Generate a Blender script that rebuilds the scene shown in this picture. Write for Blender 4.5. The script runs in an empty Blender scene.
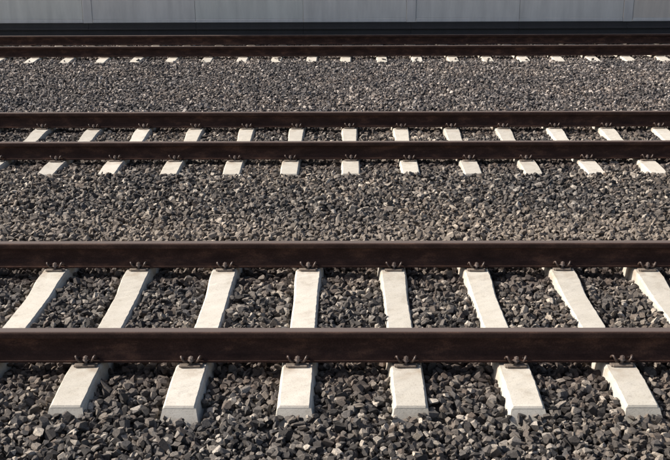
import bpy, bmesh, math, random
import numpy as np
from mathutils import Matrix, Vector, Euler

SEED = 11
rng = np.random.default_rng(SEED)
random.seed(SEED)
S = bpy.context.scene
C = S.collection

# ------------------------------------------------------------------ camera
CAM_H = 2.44                                  # above the rail seats (z = 0)
PITCH, YAW, ROLL = math.radians(18.63), math.radians(0.50), -0.0043
cam_data = bpy.data.cameras.new('camera')
cam_data.sensor_width = 36.0
cam_data.lens = 51.3
cam_data.clip_start, cam_data.clip_end = 0.05, 2000.0
cam = bpy.data.objects.new('camera', cam_data)
C.objects.link(cam)
cam.matrix_world = (Matrix.Translation((0, 0, CAM_H)) @ Matrix.Rotation(YAW, 4, 'Z')
                    @ Matrix.Rotation(math.pi / 2 - PITCH, 4, 'X') @ Matrix.Rotation(ROLL, 4, 'Z'))
S.camera = cam

# ------------------------------------------------------------------ light
SUN_EL, SUN_AZ = math.radians(36), math.radians(-80)   # azimuth from +Y, towards +X; the sun stands left, a little behind
to_sun = Vector((math.sin(SUN_AZ) * math.cos(SUN_EL), math.cos(SUN_AZ) * math.cos(SUN_EL), math.sin(SUN_EL)))
world = bpy.data.worlds.new('World')
S.world = world
world.use_nodes = True
wn = world.node_tree
sky = wn.nodes.new('ShaderNodeTexSky')
sky.sky_type = 'NISHITA'
sky.sun_disc = False
sky.sun_elevation, sky.sun_rotation = SUN_EL, SUN_AZ
sky.dust_density = 4.0
sky.ozone_density = 0.6
bg = wn.nodes['Background']
bg.inputs['Strength'].default_value = 0.092
wn.links.new(sky.outputs['Color'], bg.inputs['Color'])
sun_data = bpy.data.lights.new('sun', 'SUN')
sun_data.energy = 5.0
sun_data.angle = math.radians(0.55)
sun_data.color = (1.0, 0.93, 0.845)
sun = bpy.data.objects.new('sun', sun_data)
C.objects.link(sun)
sun.location = (-20, 10, 20)
sun.rotation_euler = to_sun.to_track_quat('Z', 'Y').to_euler()
S.view_settings.view_transform = 'Standard'
S.view_settings.look = 'None'
S.view_settings.exposure = 0.46
S.view_settings.gamma = 1.0
S.cycles.max_bounces, S.cycles.diffuse_bounces, S.cycles.glossy_bounces = 5, 3, 2
S.view_settings.use_curve_mapping = False

# ------------------------------------------------------------------ layout
TRACKS = [  # name, rail depths, sleeper phase, count range
    dict(key='nearest', yc=5.69, x0=-0.247, lo=-4, hi=5),
    dict(key='middle', yc=10.29, x0=0.080, lo=-8, hi=7),
    dict(key='farthest', yc=17.45, x0=0.075, lo=-11, hi=10),
]
PITCH_S = 0.60
HALF_G = 0.75
RAIL_Z = 0.010

# ------------------------------------------------------------------ helpers
def tag(o, label=None, cat=None, group=None, kind=None):
    if label: o['label'] = label
    if cat: o['category'] = cat
    if group: o['group'] = group
    if kind: o['kind'] = kind
    return o

def link(name, data, parent=None, mat=None):
    o = bpy.data.objects.new(name, data)
    C.objects.link(o)
    if parent is not None: o.parent = parent
    if mat is not None and data is not None and not data.materials: data.materials.append(mat)
    return o

def mesh_from(name, verts, faces, smooth=False):
    me = bpy.data.meshes.new(name)
    me.from_pydata(verts, [], faces)
    me.update()
    if smooth:
        me.polygons.foreach_set('use_smooth', [True] * len(me.polygons))
    return me

class MB:
    def __init__(self): self.v, self.f = [], []
    def add(self, v, f):
        b = len(self.v); self.v += [tuple(p) for p in v]; self.f += [tuple(i + b for i in q) for q in f]
    def box(self, x0, x1, y0, y1, z0, z1, c=0.0):
        bm = bmesh.new()
        bmesh.ops.create_cube(bm, size=1.0)
        for v in bm.verts:
            v.co = Vector(((x0 + x1) / 2 + v.co.x * (x1 - x0), (y0 + y1) / 2 + v.co.y * (y1 - y0), (z0 + z1) / 2 + v.co.z * (z1 - z0)))
        if c: bmesh.ops.bevel(bm, geom=bm.edges[:], offset=c, segments=1, affect='EDGES')
        bm.verts.index_update()
        self.add([v.co[:] for v in bm.verts], [[v.index for v in f.verts] for f in bm.faces])
        bm.free()
    def tube(self, pts, r, n=6):
        pts = [Vector(p) for p in pts]
        rings, up = [], Vector((0, 0, 1))
        for i, p in enumerate(pts):
            d = (pts[min(i + 1, len(pts) - 1)] - pts[max(i - 1, 0)]).normalized()
            a = d.cross(up)
            if a.length < 0.05: a = d.cross(Vector((0, 1, 0)))
            a.normalize(); b = a.cross(d)
            rings.append([p + r * (math.cos(2 * math.pi * k / n) * a + math.sin(2 * math.pi * k / n) * b) for k in range(n)])
        v = [q for ring in rings for q in ring]
        f = []
        for i in range(len(pts) - 1):
            for k in range(n):
                f.append((i * n + k, i * n + (k + 1) % n, (i + 1) * n + (k + 1) % n, (i + 1) * n + k))
        f.append(tuple(range(n))[::-1]); f.append(tuple((len(pts) - 1) * n + k for k in range(n)))
        self.add(v, f)
    def prism(self, cx, cy, z0, z1, r, n, rot=0.0, r1=None):
        r1 = r if r1 is None else r1
        a = [rot + 2 * math.pi * k / n for k in range(n)]
        v = [(cx + r * math.cos(t), cy + r * math.sin(t), z0) for t in a] + [(cx + r1 * math.cos(t), cy + r1 * math.sin(t), z1) for t in a]
        f = [(k, (k + 1) % n, n + (k + 1) % n, n + k) for k in range(n)] + [tuple(range(n))[::-1], tuple(n + k for k in range(n))]
        self.add(v, f)
    def mesh(self, name, smooth=False): return mesh_from(name, self.v, self.f, smooth)

# ------------------------------------------------------------------ materials
def material(name):
    m = bpy.data.materials.new(name)
    m.use_nodes = True
    nt = m.node_tree
    return m, nt, nt.nodes['Principled BSDF']

def N(nt, t, **kw):
    n = nt.nodes.new(t)
    for k, v in kw.items():
        if k in n.inputs: n.inputs[k].default_value = v
        else: setattr(n, k, v)
    return n

def ramp(nt, stops, interp='LINEAR'):
    r = nt.nodes.new('ShaderNodeValToRGB')
    r.color_ramp.interpolation = interp
    el = r.color_ramp.elements
    while len(el) < len(stops): el.new(0.5)
    for e, (p, c) in zip(el, stops):
        e.position = p; e.color = (*c, 1.0) if len(c) == 3 else c
    return r

def mix(nt, a, b, fac, blend='MIX'):
    m = nt.nodes.new('ShaderNodeMix'); m.data_type = 'RGBA'; m.blend_type = blend
    for sock, val in ((m.inputs[6], a), (m.inputs[7], b), (m.inputs[0], fac)):
        if hasattr(val, 'is_linked') or isinstance(val, bpy.types.NodeSocket): nt.links.new(val, sock)
        elif isinstance(val, (int, float)): sock.default_value = val
        else: sock.default_value = (*val, 1.0)
    return m.outputs[2]

def stone_material():
    m, nt, b = material('ballast_stone')
    L = nt.links.new
    oi = N(nt, 'ShaderNodeObjectInfo')
    tone = ramp(nt, [(0.0, (0.024, 0.022, 0.022)), (0.18, (0.056, 0.052, 0.051)), (0.34, (0.096, 0.087, 0.081)), (0.48, (0.080, 0.079, 0.082)),
                     (0.60, (0.145, 0.131, 0.119)), (0.71, (0.105, 0.086, 0.075)), (0.83, (0.215, 0.200, 0.184)), (0.92, (0.30, 0.28, 0.255)), (1.0, (0.46, 0.435, 0.40))])
    L(oi.outputs['Random'], tone.inputs[0])
    geo = N(nt, 'ShaderNodeNewGeometry')
    tc = N(nt, 'ShaderNodeTexCoord')
    n1 = N(nt, 'ShaderNodeTexNoise', Scale=2.2, Detail=5.0, Roughness=0.65)
    L(tc.outputs['Object'], n1.inputs['Vector'])
    r1 = ramp(nt, [(0.30, (0.48, 0.48, 0.48)), (0.70, (1.42, 1.38, 1.32))])
    L(n1.outputs[0], r1.inputs[0])
    c = mix(nt, tone.outputs[0], r1.outputs[0], 1.0, 'MULTIPLY')
    n2 = N(nt, 'ShaderNodeTexNoise', Scale=0.75, Detail=3.0)
    L(geo.outputs['Position'], n2.inputs['Vector'])
    r2 = ramp(nt, [(0.35, (0.80, 0.795, 0.80)), (0.65, (1.32, 1.24, 1.14))])
    L(n2.outputs[0], r2.inputs[0])
    c = mix(nt, c, r2.outputs[0], 1.0, 'MULTIPLY')
    # brown brake dust and rust on the stones close to a rail
    sep = N(nt, 'ShaderNodeSeparateXYZ'); L(geo.outputs['Position'], sep.inputs[0])
    near = None
    for t in TRACKS:
        for s in (-1, 1):
            d = N(nt, 'ShaderNodeMath', operation='SUBTRACT'); L(sep.outputs[1], d.inputs[0]); d.inputs[1].default_value = t['yc'] + s * HALF_G
            a = N(nt, 'ShaderNodeMath', operation='ABSOLUTE'); L(d.outputs[0], a.inputs[0])
            if near is None: near = a.outputs[0]
            else:
                mn = N(nt, 'ShaderNodeMath', operation='MINIMUM'); L(near, mn.inputs[0]); L(a.outputs[0], mn.inputs[1]); near = mn.outputs[0]
    mr = N(nt, 'ShaderNodeMapRange'); L(near, mr.inputs[0])
    mr.inputs[1].default_value, mr.inputs[2].default_value, mr.inputs[3].default_value, mr.inputs[4].default_value = 0.05, 0.42, 0.5, 0.0
    c = mix(nt, c, (0.070, 0.042, 0.030), mr.outputs[0])
    # a dusty walked strip just beyond the nearest track
    ds = N(nt, 'ShaderNodeMath', operation='SUBTRACT'); L(sep.outputs[1], ds.inputs[0]); ds.inputs[1].default_value = 7.2
    da = N(nt, 'ShaderNodeMath', operation='ABSOLUTE'); L(ds.outputs[0], da.inputs[0])
    n4 = N(nt, 'ShaderNodeTexNoise', Scale=2.2, Detail=3.0); L(geo.outputs['Position'], n4.inputs['Vector'])
    na = N(nt, 'ShaderNodeMath', operation='MULTIPLY_ADD'); L(n4.outputs[0], na.inputs[0]); na.inputs[1].default_value = 0.9; L(da.outputs[0], na.inputs[2])
    md_ = N(nt, 'ShaderNodeMapRange'); L(na.outputs[0], md_.inputs[0])
    md_.inputs[1].default_value, md_.inputs[2].default_value, md_.inputs[3].default_value, md_.inputs[4].default_value = 0.55, 1.05, 0.55, 0.0
    c = mix(nt, c, (0.25, 0.21, 0.172), md_.outputs[0])
    # the bed beyond the middle track is of greyer stone
    fr = N(nt, 'ShaderNodeMapRange'); L(sep.outputs[1], fr.inputs[0])
    fr.inputs[1].default_value, fr.inputs[2].default_value = 11.0, 11.8
    c = mix(nt, c, mix(nt, c, (1.0, 1.01, 1.08), 1.0, 'MULTIPLY'), fr.outputs[0])
    L(c, b.inputs['Base Color'])
    b.inputs['Roughness'].default_value = 0.82
    n3 = N(nt, 'ShaderNodeTexNoise', Scale=4.0, Detail=6.0, Roughness=0.7)
    L(tc.outputs['Object'], n3.inputs['Vector'])
    bp = N(nt, 'ShaderNodeBump', Strength=0.8, Distance=0.005)
    L(n3.outputs[0], bp.inputs['Height']); L(bp.outputs[0], b.inputs['Normal'])
    return m

def ground_material():
    m, nt, b = material('gravelly_soil')
    L = nt.links.new
    geo = N(nt, 'ShaderNodeNewGeometry')
    v = N(nt, 'ShaderNodeTexVoronoi', Scale=22.0); L(geo.outputs['Position'], v.inputs['Vector'])
    sp = N(nt, 'ShaderNodeSeparateColor'); L(v.outputs['Color'], sp.inputs[0])
    r = ramp(nt, [(0.0, (0.06, 0.055, 0.05)), (0.6, (0.15, 0.135, 0.12)), (1.0, (0.26, 0.24, 0.21))]); L(sp.outputs[0], r.inputs[0])
    L(r.outputs[0], b.inputs['Base Color'])
    b.inputs['Roughness'].default_value = 0.95
    bp = N(nt, 'ShaderNodeBump', Strength=1.0, Distance=0.03, invert=True); L(v.outputs['Distance'], bp.inputs['Height']); L(bp.outputs[0], b.inputs['Normal'])
    return m

def concrete_material():
    m, nt, b = material('sleeper_concrete')
    L = nt.links.new
    tc = N(nt, 'ShaderNodeTexCoord'); oi = N(nt, 'ShaderNodeObjectInfo')
    off = N(nt, 'ShaderNodeVectorMath', operation='SCALE'); off.inputs[3].default_value = 37.0
    cmb = N(nt, 'ShaderNodeCombineXYZ'); L(oi.outputs['Random'], cmb.inputs[0]); L(oi.outputs['Random'], cmb.inputs[1]); L(cmb.outputs[0], off.inputs[0])
    add = N(nt, 'ShaderNodeVectorMath', operation='ADD'); L(tc.outputs['Object'], add.inputs[0]); L(off.outputs[0], add.inputs[1])
    n1 = N(nt, 'ShaderNodeTexNoise', Scale=7.0, Detail=6.0, Roughness=0.62); L(add.outputs[0], n1.inputs['Vector'])
    r1 = ramp(nt, [(0.24, (0.40, 0.365, 0.31)), (0.40, (0.53, 0.50, 0.44)), (0.75, (0.60, 0.572, 0.515))]); L(n1.outputs[0], r1.inputs[0])
    n2 = N(nt, 'ShaderNodeTexNoise', Scale=150.0, Detail=2.0); L(add.outputs[0], n2.inputs['Vector'])
    r2 = ramp(nt, [(0.30, (0.74, 0.72, 0.70)), (0.48, (1, 1, 1))]); L(n2.outputs[0], r2.inputs[0])
    c = mix(nt, r1.outputs[0], r2.outputs[0], 0.8, 'MULTIPLY')
    tone = ramp(nt, [(0.0, (0.80, 0.80, 0.80)), (0.35, (0.98, 0.97, 0.94)), (0.7, (1.0, 1.0, 1.0)), (1.0, (1.06, 1.05, 1.04))]); L(oi.outputs['Random'], tone.inputs[0])
    c = mix(nt, c, tone.outputs[0], 1.0, 'MULTIPLY')
    # rust run-off close to the rail seats, broken up by noise
    sep = N(nt, 'ShaderNodeSeparateXYZ'); L(tc.outputs['Object'], sep.inputs[0])
    ab = N(nt, 'ShaderNodeMath', operation='ABSOLUTE'); L(sep.outputs[1], ab.inputs[0])
    sb = N(nt, 'ShaderNodeMath', operation='SUBTRACT'); L(ab.outputs[0], sb.inputs[0]); sb.inputs[1].default_value = HALF_G
    a2 = N(nt, 'ShaderNodeMath', operation='ABSOLUTE'); L(sb.outputs[0], a2.inputs[0])
    mr = N(nt, 'ShaderNodeMapRange'); L(a2.outputs[0], mr.inputs[0])
    mr.inputs[1].default_value, mr.inputs[2].default_value, mr.inputs[3].default_value, mr.inputs[4].default_value = 0.10, 0.30, 0.85, 0.0
    n3 = N(nt, 'ShaderNodeTexNoise', Scale=11.0, Detail=4.0); L(add.outputs[0], n3.inputs['Vector'])
    r3 = ramp(nt, [(0.42, (0, 0, 0)), (0.72, (1, 1, 1))]); L(n3.outputs[0], r3.inputs[0])
    mu = N(nt, 'ShaderNodeMath', operation='MULTIPLY'); L(mr.outputs[0], mu.inputs[0]); L(r3.outputs[0], mu.inputs[1])
    c = mix(nt, c, (0.25, 0.175, 0.115), mu.outputs[0])
    # grimy blotches and grit prints
    n5 = N(nt, 'ShaderNodeTexNoise', Scale=19.0, Detail=8.0, Roughness=0.7); L(add.outputs[0], n5.inputs['Vector'])
    r5 = ramp(nt, [(0.58, (0, 0, 0)), (0.74, (1, 1, 1))]); L(n5.outputs[0], r5.inputs[0])
    m5 = N(nt, 'ShaderNodeMath', operation='MULTIPLY'); L(r5.outputs[0], m5.inputs[0]); m5.inputs[1].default_value = 0.6
    c = mix(nt, c, (0.27, 0.235, 0.19), m5.outputs[0])
    L(c, b.inputs['Base Color'])
    b.inputs['Roughness'].default_value = 0.9
    bp = N(nt, 'ShaderNodeBump', Strength=0.22, Distance=0.003)
    L(n2.outputs[0], bp.inputs['Height'])
    bp2 = N(nt, 'ShaderNodeBump', Strength=0.3, Distance=0.006); L(n1.outputs[0], bp2.inputs['Height']); L(bp.outputs[0], bp2.inputs['Normal'])
    L(bp2.outputs[0], b.inputs['Normal'])
    return m

def rust_material(name, lo, mid, hi, rough, scale=9.0, spec=0.25, worn=None):
    m, nt, b = material(name)
    L = nt.links.new
    geo = N(nt, 'ShaderNodeNewGeometry')
    mp = N(nt, 'ShaderNodeMapping'); mp.inputs['Scale'].default_value = (0.6, 1.0, 1.4); L(geo.outputs['Position'], mp.inputs[0])
    n1 = N(nt, 'ShaderNodeTexNoise', Scale=scale, Detail=7.0, Roughness=0.68); L(mp.outputs[0], n1.inputs['Vector'])
    r = ramp(nt, [(0.30, lo), (0.52, mid), (0.74, hi)]); L(n1.outputs[0], r.inputs[0])
    c = r.outputs[0]
    n2 = N(nt, 'ShaderNodeTexNoise', Scale=120.0, Detail=3.0); L(geo.outputs['Position'], n2.inputs['Vector'])
    r2 = ramp(nt, [(0.35, (0.65, 0.65, 0.65)), (0.65, (1.3, 1.25, 1.2))]); L(n2.outputs[0], r2.inputs[0])
    c = mix(nt, c, r2.outputs[0], 0.7, 'MULTIPLY')
    if worn:                                  # the tread that wheels have rubbed: the head's upward face
        sep = N(nt, 'ShaderNodeSeparateXYZ'); L(geo.outputs['Normal'], sep.inputs[0])
        mr = N(nt, 'ShaderNodeMapRange'); L(sep.outputs[2], mr.inputs[0])
        mr.inputs[1].default_value, mr.inputs[2].default_value = 0.93, 0.995
        c = mix(nt, c, worn, mr.outputs[0])
        rr = N(nt, 'ShaderNodeMapRange'); L(mr.outputs[0], rr.inputs[0]); rr.inputs[3].default_value, rr.inputs[4].default_value = rough, 0.46
        L(rr.outputs[0], b.inputs['Roughness'])
    else:
        b.inputs['Roughness'].default_value = rough
    L(c, b.inputs['Base Color'])
    b.inputs['Specular IOR Level'].default_value = spec
    bp = N(nt, 'ShaderNodeBump', Strength=0.35, Distance=0.002); L(n2.outputs[0], bp.inputs['Height']); L(bp.outputs[0], b.inputs['Normal'])
    return m

def panel_material(name, col):
    m, nt, b = material(name)
    L = nt.links.new
    geo = N(nt, 'ShaderNodeNewGeometry')
    mp = N(nt, 'ShaderNodeMapping'); mp.inputs['Scale'].default_value = (2.2, 2.2, 0.35); L(geo.outputs['Position'], mp.inputs[0])
    n1 = N(nt, 'ShaderNodeTexNoise', Scale=2.5, Detail=5.0, Roughness=0.6); L(mp.outputs[0], n1.inputs['Vector'])
    r = ramp(nt, [(0.3, tuple(x * 0.86 for x in col)), (0.7, tuple(x * 1.10 for x in col))]); L(n1.outputs[0], r.inputs[0])
    L(r.outputs[0], b.inputs['Base Color'])
    b.inputs['Roughness'].default_value = 0.6
    n2 = N(nt, 'ShaderNodeTexNoise', Scale=60.0, Detail=3.0); L(geo.outputs['Position'], n2.inputs['Vector'])
    bp = N(nt, 'ShaderNodeBump', Strength=0.15, Distance=0.004); L(n2.outputs[0], bp.inputs['Height']); L(bp.outputs[0], b.inputs['Normal'])
    return m

M_STONE = stone_material()
M_GROUND = ground_material()
M_CONC = concrete_material()
M_RAIL = rust_material('rusted_rail_steel', (0.026, 0.013, 0.0105), (0.050, 0.026, 0.020), (0.14, 0.072, 0.048), 0.85)
M_HEAD = rust_material('rail_head_steel', (0.028, 0.015, 0.012), (0.052, 0.028, 0.022), (0.105, 0.060, 0.044), 0.8, worn=(0.125, 0.100, 0.090))
M_CLIP = rust_material('spring_steel', (0.04, 0.026, 0.022), (0.085, 0.058, 0.048), (0.16, 0.12, 0.10), 0.42, spec=0.5)
M_BOLT = rust_material('bolt_steel', (0.08, 0.062, 0.056), (0.17, 0.135, 0.12), (0.3, 0.25, 0.22), 0.38, spec=0.5)
M_PLATE = rust_material('guide_plate_plastic', (0.10, 0.082, 0.068), (0.19, 0.16, 0.135), (0.30, 0.26, 0.22), 0.85)
M_PANEL = [panel_material('wall_panel_cool', (0.83, 0.80, 0.745)), panel_material('wall_panel_green', (0.81, 0.80, 0.73)),
           panel_material('wall_panel_warm', (0.80, 0.72, 0.63))]
M_TRIM = panel_material('wall_trim', (0.80, 0.77, 0.73))
M_PLINTH = panel_material('wall_plinth_paint', (0.052, 0.047, 0.047))

# ------------------------------------------------------------------ setting: ground sheet and bed
def ballast_top(x, y):
    """target height of the ballast surface"""
    z = np.full_like(x, -0.047)
    # shoulder on the camera side of the nearest track falls away from the sleeper ends
    z = np.where(y < 4.50, -0.060 - 0.025 * np.clip((4.5 - y) / 1.2, 0, 1), z)
    k = np.clip((y - 6.96) / 0.15, 0, 1) * np.clip((9.25 - y) / 0.2, 0, 1)
    z = np.where((y > 6.9) & (y < 9.3), -0.05 + 0.035 * k, z)
    z = np.where((y >= 9.0) & (y < 9.35), -0.030, z)
    k = np.clip((y - 11.5) / 0.2, 0, 1) * np.clip((16.3 - y) / 0.3, 0, 1)
    z = np.where((y > 11.5) & (y < 16.2), -0.05 + 0.045 * k, z)
    z = np.where((y >= 16.05) & (y < 16.5), -0.024, z)
    z = np.where(y > 18.8, -0.04, z)
    for t in TRACKS:
        for s in (-1, 1):
            d = np.abs(y - (t['yc'] + s * HALF_G))
            z = np.minimum(z, np.where(d < 0.13, -0.078 if t['key'] == 'nearest' else -0.034, 1.0))
    z = np.where((np.abs(y - 10.29) < 0.62) | (np.abs(y - 17.45) < 0.62), -0.040, z)
    # gentle unevenness
    z = z + 0.007 * np.sin(1.7 * x + 0.6 * y) * np.sin(0.9 * x - 1.9 * y + 1.0) + 0.006 * np.sin(4.1 * x + 2.0) * np.sin(3.3 * y)
    return z

gs = 400.0
ground = link('ground', mesh_from('ground', [(-gs, -gs, -0.34), (gs, -gs, -0.34), (gs, gs, -0.34), (-gs, gs, -0.34)], [(0, 1, 2, 3)]), mat=M_GROUND)
tag(ground, 'gravelly soil lying under the tracks', kind='structure')
nx, ny = 121, 90
gx, gy = np.meshgrid(np.linspace(-24, 24, nx), np.linspace(-1.5, 19.25, ny))
gz = ballast_top(gx, gy) - 0.055
bv = np.stack([gx.ravel(), gy.ravel(), gz.ravel()], 1).tolist()
bf = [(j * nx + i, j * nx + i + 1, (j + 1) * nx + i + 1, (j + 1) * nx + i) for j in range(ny - 1) for i in range(nx - 1)]
bed = link('ballast_bed', mesh_from('ballast_bed', bv, bf, True), mat=M_GROUND)
tag(bed, 'bed of crushed grey and brown stone under the three tracks', kind='structure')

# ------------------------------------------------------------------ wall beyond the tracks
WALL_Y = 19.5
wall = link('panel_wall', None)
wall.location = (0, WALL_Y, 0)
tag(wall, 'long pale grey panel wall on a dark base beyond the farthest track', 'wall')
MOD = 2.165
X_SEAM = -5.12
WALL_TOP = 6.8  # upper wall is unseen; height set so its shadow covers the farthest rail
def wall_part(name, mat, *box, c=0.0):
    mb = MB(); mb.box(*box, c=c)
    return link(name, mb.mesh(name), wall, mat)
for k in range(-2, 7):
    x0 = X_SEAM + k * MOD
    post_l = k in (0, 3, 5, -2); post_r = (k + 1) in (0, 3, 5, -2)
    a = x0 + (0.10 if post_l else 0.003); b_ = x0 + MOD - (0.10 if post_r else 0.003)
    wall_part('backing_sheet', M_PANEL[0], x0 + 0.002, x0 + MOD - 0.002, 0.022, 0.10, 0.30, WALL_TOP - 0.02)
    tint = {-2: 0, -1: 1, 0: 0, 1: 1, 2: 0, 3: 0, 4: 0, 5: 2, 6: 2}[k]
    wall_part('panel', M_PANEL[tint], a, b_, 0.0, 0.018, 0.344, WALL_TOP, c=0.003)
    wall_part('sill_strip', M_TRIM, a, b_, -0.010, 0.018, 0.272, 0.340, c=0.006)
    wall_part('plinth_block', M_PLINTH, x0 + 0.0015, x0 + MOD - 0.0015, 0.02, 0.22, -0.42, 0.262, c=0.002)
    wall_part('plinth_ledge', M_PLINTH, x0 + 0.0015, x0 + MOD - 0.0015, -0.03, 0.017, 0.13, 0.168, c=0.004)
    if post_l:
        wall_part('post', M_TRIM, x0 - 0.093, x0 + 0.093, -0.008, 0.018, 0.266, WALL_TOP + 0.05, c=0.006)
wall_part('coping', M_TRIM, X_SEAM - 2 * MOD, X_SEAM + 7 * MOD, -0.04, 0.18, WALL_TOP + 0.055, WALL_TOP + 0.13, c=0.01)

# ------------------------------------------------------------------ rails
RAIL_FOOT_WEB = [(-0.075, 0.0), (0.075, 0.0), (0.075, 0.0115), (0.050, 0.0165), (0.022, 0.0275), (0.0115, 0.043), (0.00825, 0.070),
                 (0.00825, 0.098), (0.0115, 0.119), (0.020, 0.1265), (-0.020, 0.1265), (-0.0115, 0.119), (-0.00825, 0.098), (-0.00825, 0.070), (-0.0115, 0.043),
                 (-0.022, 0.0275), (-0.050, 0.0165), (-0.075, 0.0115)]
RAIL_HEAD = [(-0.020, 0.1268), (0.020, 0.1268), (0.0345, 0.1305), (0.0365, 0.136), (0.0362, 0.158), (0.0335, 0.1645), (0.027, 0.1685), (0.014, 0.1702), (0.0, 0.1706),
             (-0.014, 0.1702), (-0.027, 0.1685), (-0.0335, 0.1645), (-0.0362, 0.158), (-0.0365, 0.136), (-0.0345, 0.1305)]
RAIL_X = 26.0
def extrude(name, prof, amp):
    xs = np.linspace(-RAIL_X, RAIL_X, 53)
    n = len(prof)
    v, f = [], []
    for i, x in enumerate(xs):
        for (py, pz) in prof: v.append((x, py, pz))
    for i in range(len(xs) - 1):
        for k in range(n):
            f.append((i * n + k, (i + 1) * n + k, (i + 1) * n + (k + 1) % n, i * n + (k + 1) % n))
    f.append(tuple(range(n))); f.append(tuple((len(xs) - 1) * n + k for k in range(n))[::-1])
    me = mesh_from(name, v, f)
    bm = bmesh.new(); bm.from_mesh(me); bmesh.ops.recalc_face_normals(bm, faces=bm.faces); bm.to_mesh(me); bm.free()
    return me
me_body = extrude('rail', RAIL_FOOT_WEB, 0)
me_head = extrude('rail_head', RAIL_HEAD, 0)
me_body.materials.append(M_RAIL); me_head.materials.append(M_HEAD)
RAIL_LABELS = {('nearest', -1): 'rusty brown rail closest to the camera, on the nearest track',
               ('nearest', 1): 'rusty brown rail on the far side of the nearest track',
               ('middle', -1): 'dark brown rail on the near side of the middle track',
               ('middle', 1): 'dark brown rail on the far side of the middle track',
               ('farthest', -1): 'dark rail on the near side of the farthest track',
               ('farthest', 1): 'dark rail just in front of the grey wall, farthest of all'}
for t in TRACKS:
    for s in (-1, 1):
        r = link('rail', me_body)
        r.location = (0, t['yc'] + s * HALF_G, RAIL_Z)
        tag(r, RAIL_LABELS[(t['key'], s)], 'rail', 'rails of the three tracks')
        link('rail_head', me_head, r)

# ------------------------------------------------------------------ sleepers and fastenings
STATIONS = [  # distance from the middle, top z, half top width, half base width
    (0.00, -0.033, 0.080, 0.103), (0.12, -0.033, 0.080, 0.103), (0.24, -0.032, 0.080, 0.104), (0.32, -0.026, 0.081, 0.108), (0.42, -0.012, 0.084, 0.116),
    (0.50, -0.003, 0.087, 0.121), (0.56, 0.0, 0.088, 0.124), (0.75, 0.0, 0.088, 0.126), (0.94, 0.0, 0.088, 0.126), (1.02, -0.001, 0.088, 0.126),
    (1.10, -0.006, 0.087, 0.126), (1.19, -0.013, 0.086, 0.126), (1.262, -0.019, 0.085, 0.126)]
def sleeper_mesh(seed):
    rr = random.Random(seed)
    st = [(-a, z, w, b) for (a, z, w, b) in STATIONS[:0:-1]] + STATIONS
    fine = []
    for (p, q) in zip(st[:-1], st[1:]):
        n = max(1, round((q[0] - p[0]) / 0.03))
        for i in range(n): fine.append(tuple(p[j] + (q[j] - p[j]) * i / n for j in range(4)))
    fine.append(st[-1])
    # end faces lean outwards and the rim is chamfered
    e0, e1 = fine[0], fine[-1]
    rings = []
    def ring(y, zt, wt, wb, jit):
        zb = -0.205
        j = lambda s: rr.gauss(0, s) if jit else 0.0
        chip = abs(rr.gauss(0, 0.003)) if jit and rr.random() < 0.025 else 0.0
        chip2 = abs(rr.gauss(0, 0.003)) if jit and rr.random() < 0.025 else 0.0
        k = (wb - wt) / (zt - zb)
        low = zt - 0.014
        return [(-wb, y, zb), (-(wt + k * 0.014) + j(0.0005) + chip, y, low + j(0.001)), (-wt + 0.009 + j(0.001) + chip, y, zt + j(0.0006) - chip * 0.3), (-wt * 0.33, y, zt + j(0.0006)),
                (wt * 0.33, y, zt + j(0.0006)), (wt - 0.009 + j(0.001) - chip2, y, zt + j(0.0006) - chip2 * 0.3), (wt + k * 0.014 + j(0.0005) - chip2, y, low + j(0.001)), (wb, y, zb)]
    def end_ring(sg, e):
        base = ring(0, e[1], e[2], e[3], False)
        out = []
        for (x, y, z) in base:
            depth = e[1] - z
            if depth > 0.1: out.append((x, sg * (abs(e[0]) + 0.118), z))
            elif depth > 0.01: out.append((x, sg * (abs(e[0]) + 0.010), z))
            else: out.append((x * 0.985, sg * (abs(e[0]) + 0.008), e[1] - 0.009))
        return out
    rings.append(end_ring(-1, e0))
    for i, s in enumerate(fine): rings.append(ring(*s, 0 < i < len(fine) - 1))
    rings.append(end_ring(1, e1))
    n = 8
    v = [p for r in rings for p in r]
    f = []
    for i in range(len(rings) - 1):
        for k in range(n):
            f.append((i * n + k, (i + 1) * n + k, (i + 1) * n + (k + 1) % n, i * n + (k + 1) % n))
    for i in (0, len(rings) - 1):
        b = i * n
        q = [(b, b + 1, b + 6, b + 7), (b + 1, b + 2, b + 3, b + 4, b + 5, b + 6)]
        f += q
    me = mesh_from('sleeper', v, f)
    bm = bmesh.new(); bm.from_mesh(me); bmesh.ops.recalc_face_normals(bm, faces=bm.faces); bm.to_mesh(me); bm.free()
    me.materials.append(M_CONC)
    return me
SLEEPERS = [sleeper_mesh(100 + i) for i in range(5)]

# one fastening, built about the rail's centre line with +y pointing away from the rail
mb = MB()
mb.box(-0.066, 0.066, 0.0765, 0.116, 0.001, 0.010, c=0.003)
mb.box(-0.056, 0.056, 0.108, 0.124, 0.001, 0.014, c=0.003)
me_plate = mb.mesh('guide_plate'); me_plate.materials.append(M_PLATE)
def smooth_path(pts, n=4):
    P = [Vector(p) for p in pts]; out = []
    for i in range(len(P) - 1):
        p0, p1, p2, p3 = P[max(i - 1, 0)], P[i], P[i + 1], P[min(i + 2, len(P) - 1)]
        for k in range(n):
            u = k / n
            out.append(0.5 * ((2 * p1) + (p2 - p0) * u + (2 * p0 - 5 * p1 + 4 * p2 - p3) * u * u + (3 * p1 - p0 - 3 * p2 + p3) * u ** 3))
    out.append(P[-1]); return out
half = [(0.044, 0.050, 0.031), (0.056, 0.062, 0.033), (0.055, 0.078, 0.050), (0.052, 0.098, 0.060), (0.044, 0.108, 0.046), (0.034, 0.101, 0.029), (0.024, 0.092, 0.026), (0.018, 0.080, 0.026)]
path = half + [(0.0, 0.071, 0.028)] + [(-x, y, z) for (x, y, z) in half[::-1]]
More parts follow.
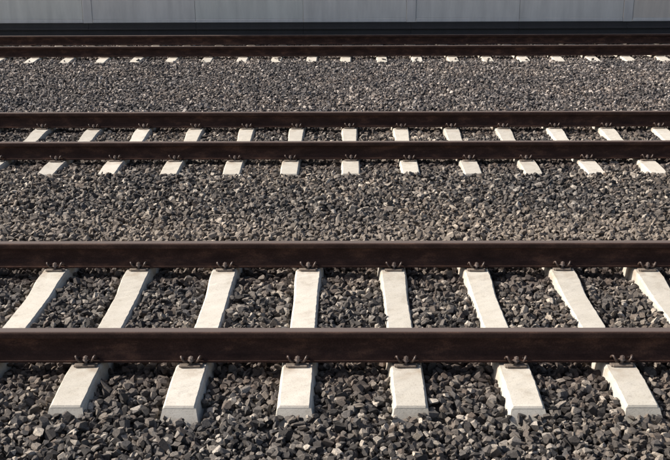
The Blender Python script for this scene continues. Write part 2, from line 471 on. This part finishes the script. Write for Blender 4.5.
mb = MB(); mb.tube(smooth_path(path, 3), 0.0068, 6)
me_clip = mb.mesh('spring_clip', True); me_clip.materials.append(M_CLIP)
mb = MB(); mb.prism(0, 0.093, 0.008, 0.034, 0.009, 8); mb.prism(0, 0.093, 0.0335, 0.039, 0.019, 12, r1=0.017); mb.prism(0, 0.093, 0.039, 0.055, 0.0145, 6, 0.3, 0.0135); mb.prism(0, 0.093, 0.055, 0.060, 0.007, 6, 0.3, 0.006)
me_bolt = mb.mesh('bolt'); me_bolt.materials.append(M_BOLT)

ORD = ['leftmost', 'second', 'third', 'fourth', 'fifth', 'sixth', 'seventh', 'eighth', 'ninth', 'tenth', 'eleventh', 'twelfth', 'thirteenth', 'fourteenth', 'fifteenth',
       'sixteenth', 'seventeenth', 'eighteenth', 'nineteenth', 'twentieth', 'twenty-first', 'twenty-second', 'twenty-third', 'twenty-fourth']
sleeper_rects = []
for t in TRACKS:
    n_tot = t['hi'] - t['lo'] + 1
    for i, k in enumerate(range(t['lo'], t['hi'] + 1)):
        x = t['x0'] + k * PITCH_S + random.gauss(0, 0.006)
        s = link('sleeper', random.choice(SLEEPERS))
        s.location = (x, t['yc'] + random.gauss(0, 0.008), random.gauss(0, 0.0015) - 0.0015)
        s.rotation_euler = (0, 0, random.gauss(0, 0.006) + (math.pi if random.random() < 0.5 else 0))
        sleeper_rects.append((x, t['yc']))
        where = {'nearest': 'nearest track', 'middle': 'middle track', 'farthest': 'farthest track by the wall'}[t['key']]
        # the first and last stand just outside the frame; those between are counted as they show
        if i == 0: lab = f'white concrete sleeper of the {where}, just past the left picture edge'
        elif i == n_tot - 1: lab = f'white concrete sleeper of the {where}, just past the right picture edge'
        elif i == 1: lab = f'white concrete sleeper, leftmost in view on the {where}'
        elif i == n_tot - 2: lab = f'white concrete sleeper, rightmost in view on the {where}'
        else: lab = f'white concrete sleeper, {ORD[i - 1]} from the left on the {where}'
        tag(s, lab, 'sleeper', f'concrete sleepers of the {t["key"]} track')
        for rs in (-1, 1):
            for fs in (-1, 1):
                f_ = link('fastening', me_plate, s)
                # parent is rotated by about 0 or pi: the fastening layout is symmetric
                f_.location = (random.gauss(0, 0.003), rs * HALF_G, 0.0)
                f_.rotation_euler = (0, 0, (0 if fs > 0 else math.pi) + random.gauss(0, 0.02))
                if t['key'] != 'farthest':
                    link('spring_clip', me_clip, f_); link('bolt', me_bolt, f_)

# ------------------------------------------------------------------ crushed stones: dropped one by one onto a height map
def rock_mesh(seed):
    rr = random.Random(seed)
    bm = bmesh.new()
    bmesh.ops.create_cube(bm, size=2.4)
    for v in bm.verts: v.co += Vector([rr.uniform(-0.25, 0.25) for _ in range(3)])
    for _ in range(9):
        n = Vector((rr.gauss(0, 1), rr.gauss(0, 1), rr.gauss(0, 1))).normalized()
        geom = bm.verts[:] + bm.edges[:] + bm.faces[:]
        res = bmesh.ops.bisect_plane(bm, geom=geom, plane_co=n * rr.uniform(0.62, 1.02), plane_no=n, clear_outer=True)
        es = [e for e in res['geom_cut'] if isinstance(e, bmesh.types.BMEdge)]
        if len(es) >= 3: bmesh.ops.contextual_create(bm, geom=es)
    hull = bmesh.ops.convex_hull(bm, input=bm.verts[:])
    dead = [g for g in set(hull['geom_interior'] + hull['geom_unused']) if isinstance(g, bmesh.types.BMVert)]
    if dead: bmesh.ops.delete(bm, geom=dead, context='VERTS')
    bmesh.ops.remove_doubles(bm, verts=bm.verts[:], dist=0.10)
    bmesh.ops.dissolve_limit(bm, angle_limit=0.10, verts=bm.verts[:], edges=bm.edges[:])
    sc = Vector((rr.uniform(1.05, 1.45), rr.uniform(0.85, 1.1), rr.uniform(0.62, 0.9)))
    for v in bm.verts: v.co = Vector((v.co.x * sc.x, v.co.y * sc.y, v.co.z * sc.z))
    bmesh.ops.recalc_face_normals(bm, faces=bm.faces[:])
    bmesh.ops.bevel(bm, geom=bm.edges[:], offset=0.055, segments=1, affect='EDGES', clamp_overlap=True)
    me = bpy.data.meshes.new('stone')
    bm.to_mesh(me); bm.free()
    me.materials.append(M_STONE)
    return me
N_ROCK = 36
ROCKS = [rock_mesh(500 + i) for i in range(N_ROCK)]

CELL = 0.0065
X_MAX, Y_MIN, Y_MAX = 8.1, 2.5, 19.35
NXc, NYc = int(2 * X_MAX / CELL), int((Y_MAX - Y_MIN) / CELL)
xs = (-X_MAX + (np.arange(NXc) + 0.5) * CELL).astype(np.float32)
ys = (Y_MIN + (np.arange(NYc) + 0.5) * CELL).astype(np.float32)
XX, YY = np.meshgrid(xs, ys)
TOP = ballast_top(XX, YY).astype(np.float32)
H = TOP - 0.058
for (sx, sy) in sleeper_rects:
    for hw, hl, zz in ((0.106, 1.31, -0.075), (0.094, 1.278, 0.0)):
        i0, i1 = np.searchsorted(xs, [sx - hw, sx + hw]); j0, j1 = np.searchsorted(ys, [sy - hl, sy + hl])
        if i1 > i0 and j1 > j0: H[j0:j1, i0:i1] = np.maximum(H[j0:j1, i0:i1], zz)
del XX, YY
NT = 12
TEMPL = []
for q in range(NT):
    r = 0.0100 + 0.0142 * q / (NT - 1)
    n = int(math.ceil(r / CELL))
    a = (np.arange(-n, n + 1) * CELL) ** 2
    d2 = a[None, :] + a[:, None]
    prof = np.where(d2 <= r * r, np.sqrt(np.maximum(r * r - d2, 0)) * 0.82, -9.0).astype(np.float32)
    TEMPL.append((r, n, prof))
def half_w(y): return 0.3325 * y + 0.27 + 1.15
N_TRY = 600_000
w = half_w(np.linspace(Y_MIN, Y_MAX, 400)); cdf = np.cumsum(w); cdf /= cdf[-1]
ty = np.interp(rng.random(N_TRY), cdf, np.linspace(Y_MIN, Y_MAX, 400))
tx = (rng.random(N_TRY) * 2 - 1) * half_w(ty)
late = np.linspace(0, 1, N_TRY)
tq = np.clip(rng.normal(5.0 - 2.0 * late, 3.2), 0, NT - 1).astype(int)
tt = rng.normal(0.001, 0.011, N_TRY)
px, py, pz, pr = [], [], [], []
ti = ((tx + X_MAX) / CELL).astype(int); tj = ((ty - Y_MIN) / CELL).astype(int)
ok = (ti > 6) & (ti < NXc - 7) & (tj > 6) & (tj < NYc - 7)
for k in np.nonzero(ok)[0].tolist():
    r, n, prof = TEMPL[tq[k]]
    i, j = int(ti[k]), int(tj[k])
    if H[j, i] > TOP[j, i]: continue
    patch = H[j - n:j + n + 1, i - n:i + n + 1]
    zc = float((patch + prof).max()) - 0.22 * r
    if zc + 0.55 * r > TOP[j, i] + tt[k]: continue
    np.maximum(patch, zc + prof, out=patch)
    px.append(tx[k]); py.append(ty[k]); pz.append(zc); pr.append(r)
px, py, pz, pr = map(np.array, (px, py, pz, pr))
# a few strays kicked up onto the sleepers
for (sx, sy) in sleeper_rects:
    far_row = sy > 15
    for _ in range(0 if sy < 8 else random.choice((1, 2, 3, 4)) if far_row else random.choice((0, 0, 0, 0, 1))):
        u = random.uniform(-0.5, 0.5) if random.random() < 0.25 else random.choice((-1, -1, 1)) * (1.25 - abs(random.gauss(0, 0.13 if far_row else 0.06)))
        r = random.uniform(0.012, 0.018)
        px = np.append(px, sx + random.uniform(-0.06, 0.06)); py = np.append(py, sy + u); pr = np.append(pr, r)
        pz = np.append(pz, (-0.033 if abs(u) < 0.45 else -0.012) + r * 0.7)
n_st = len(px)
rot = np.stack([rng.normal(0, 0.55, n_st), rng.normal(0, 0.55, n_st), rng.uniform(0, 6.283, n_st)], 1)
rock_i = rng.integers(0, N_ROCK, n_st)
scl = pr[:, None] * rng.uniform(0.92, 1.16, (n_st, 3))

# the 300 that show largest: exposed stones in the frame's foreground
cols = np.clip(((px + X_MAX) / CELL).astype(int), 0, NXc - 1); rows = np.clip(((py - Y_MIN) / CELL).astype(int), 0, NYc - 1)
exposed = (H[rows, cols] - (pz + pr * 0.82)) < 0.004
cp, sp_ = math.cos(PITCH), math.sin(PITCH)
Zc = py * cp - (pz - CAM_H) * sp_
Yc = py * sp_ + (pz - CAM_H) * cp
fx = 0.5 + (px / Zc) * (51.3 / 36.0); fy = 0.5 - (Yc / Zc) * (51.3 / 36.0) * (1024 / 703)
inside = (fx > 0.005) & (fx < 0.995) & (fy < 0.995) & (fy > 0.55)
score = np.where(exposed & inside, pr / Zc, 0)
top = np.argsort(-score)[:300]
single = np.zeros(n_st, bool); single[top] = True
for k in top.tolist():
    o = link('stone', ROCKS[rock_i[k]], bed)
    o.location = (px[k], py[k], pz[k]); o.rotation_euler = tuple(rot[k]); o.scale = tuple(scl[k])

rest = ~single
proto = bpy.data.collections.new('stone_shapes')
for i, me in enumerate(ROCKS):
    proto.objects.link(bpy.data.objects.new(f'stone_shape_{i:02d}', me))
nr = int(rest.sum())
me = bpy.data.meshes.new('loose_stones')
me.vertices.add(nr)
me.vertices.foreach_set('co', np.stack([px, py, pz], 1)[rest].astype(np.float32).ravel())
def attr(name, typ, arr, key):
    a = me.attributes.new(name, typ, 'POINT'); a.data.foreach_set(key, arr.ravel())
attr('stone_rotation', 'FLOAT_VECTOR', rot[rest].astype(np.float32), 'vector')
attr('stone_scale', 'FLOAT_VECTOR', scl[rest].astype(np.float32), 'vector')
attr('stone_shape', 'INT', rock_i[rest].astype(np.int32), 'value')
loose = link('loose_stones', me, bed)
tag(loose, kind='stuff')
ng = bpy.data.node_groups.new('scatter_stones', 'GeometryNodeTree')
ng.interface.new_socket('Geometry', in_out='INPUT', socket_type='NodeSocketGeometry')
ng.interface.new_socket('Geometry', in_out='OUTPUT', socket_type='NodeSocketGeometry')
gi, go = ng.nodes.new('NodeGroupInput'), ng.nodes.new('NodeGroupOutput')
ci = ng.nodes.new('GeometryNodeCollectionInfo')
ci.inputs['Collection'].default_value = proto
ci.inputs['Separate Children'].default_value = True
ci.inputs['Reset Children'].default_value = True
ip = ng.nodes.new('GeometryNodeInstanceOnPoints')
ip.inputs['Pick Instance'].default_value = True
def named(name, typ):
    n = ng.nodes.new('GeometryNodeInputNamedAttribute'); n.data_type = typ; n.inputs['Name'].default_value = name
    return n.outputs['Attribute']
e2r = ng.nodes.new('FunctionNodeEulerToRotation')
ng.links.new(gi.outputs[0], ip.inputs['Points'])
ng.links.new(ci.outputs[0], ip.inputs['Instance'])
ng.links.new(named('stone_shape', 'INT'), ip.inputs['Instance Index'])
ng.links.new(named('stone_rotation', 'FLOAT_VECTOR'), e2r.inputs[0]); ng.links.new(e2r.outputs[0], ip.inputs['Rotation'])
ng.links.new(named('stone_scale', 'FLOAT_VECTOR'), ip.inputs['Scale'])
ng.links.new(ip.outputs[0], go.inputs[0])
md = loose.modifiers.new('scatter', 'NODES'); md.node_group = ng
print('STONES', n_st, 'tris/rock', np.mean([sum(len(p.vertices) - 2 for p in m.polygons) for m in ROCKS]))
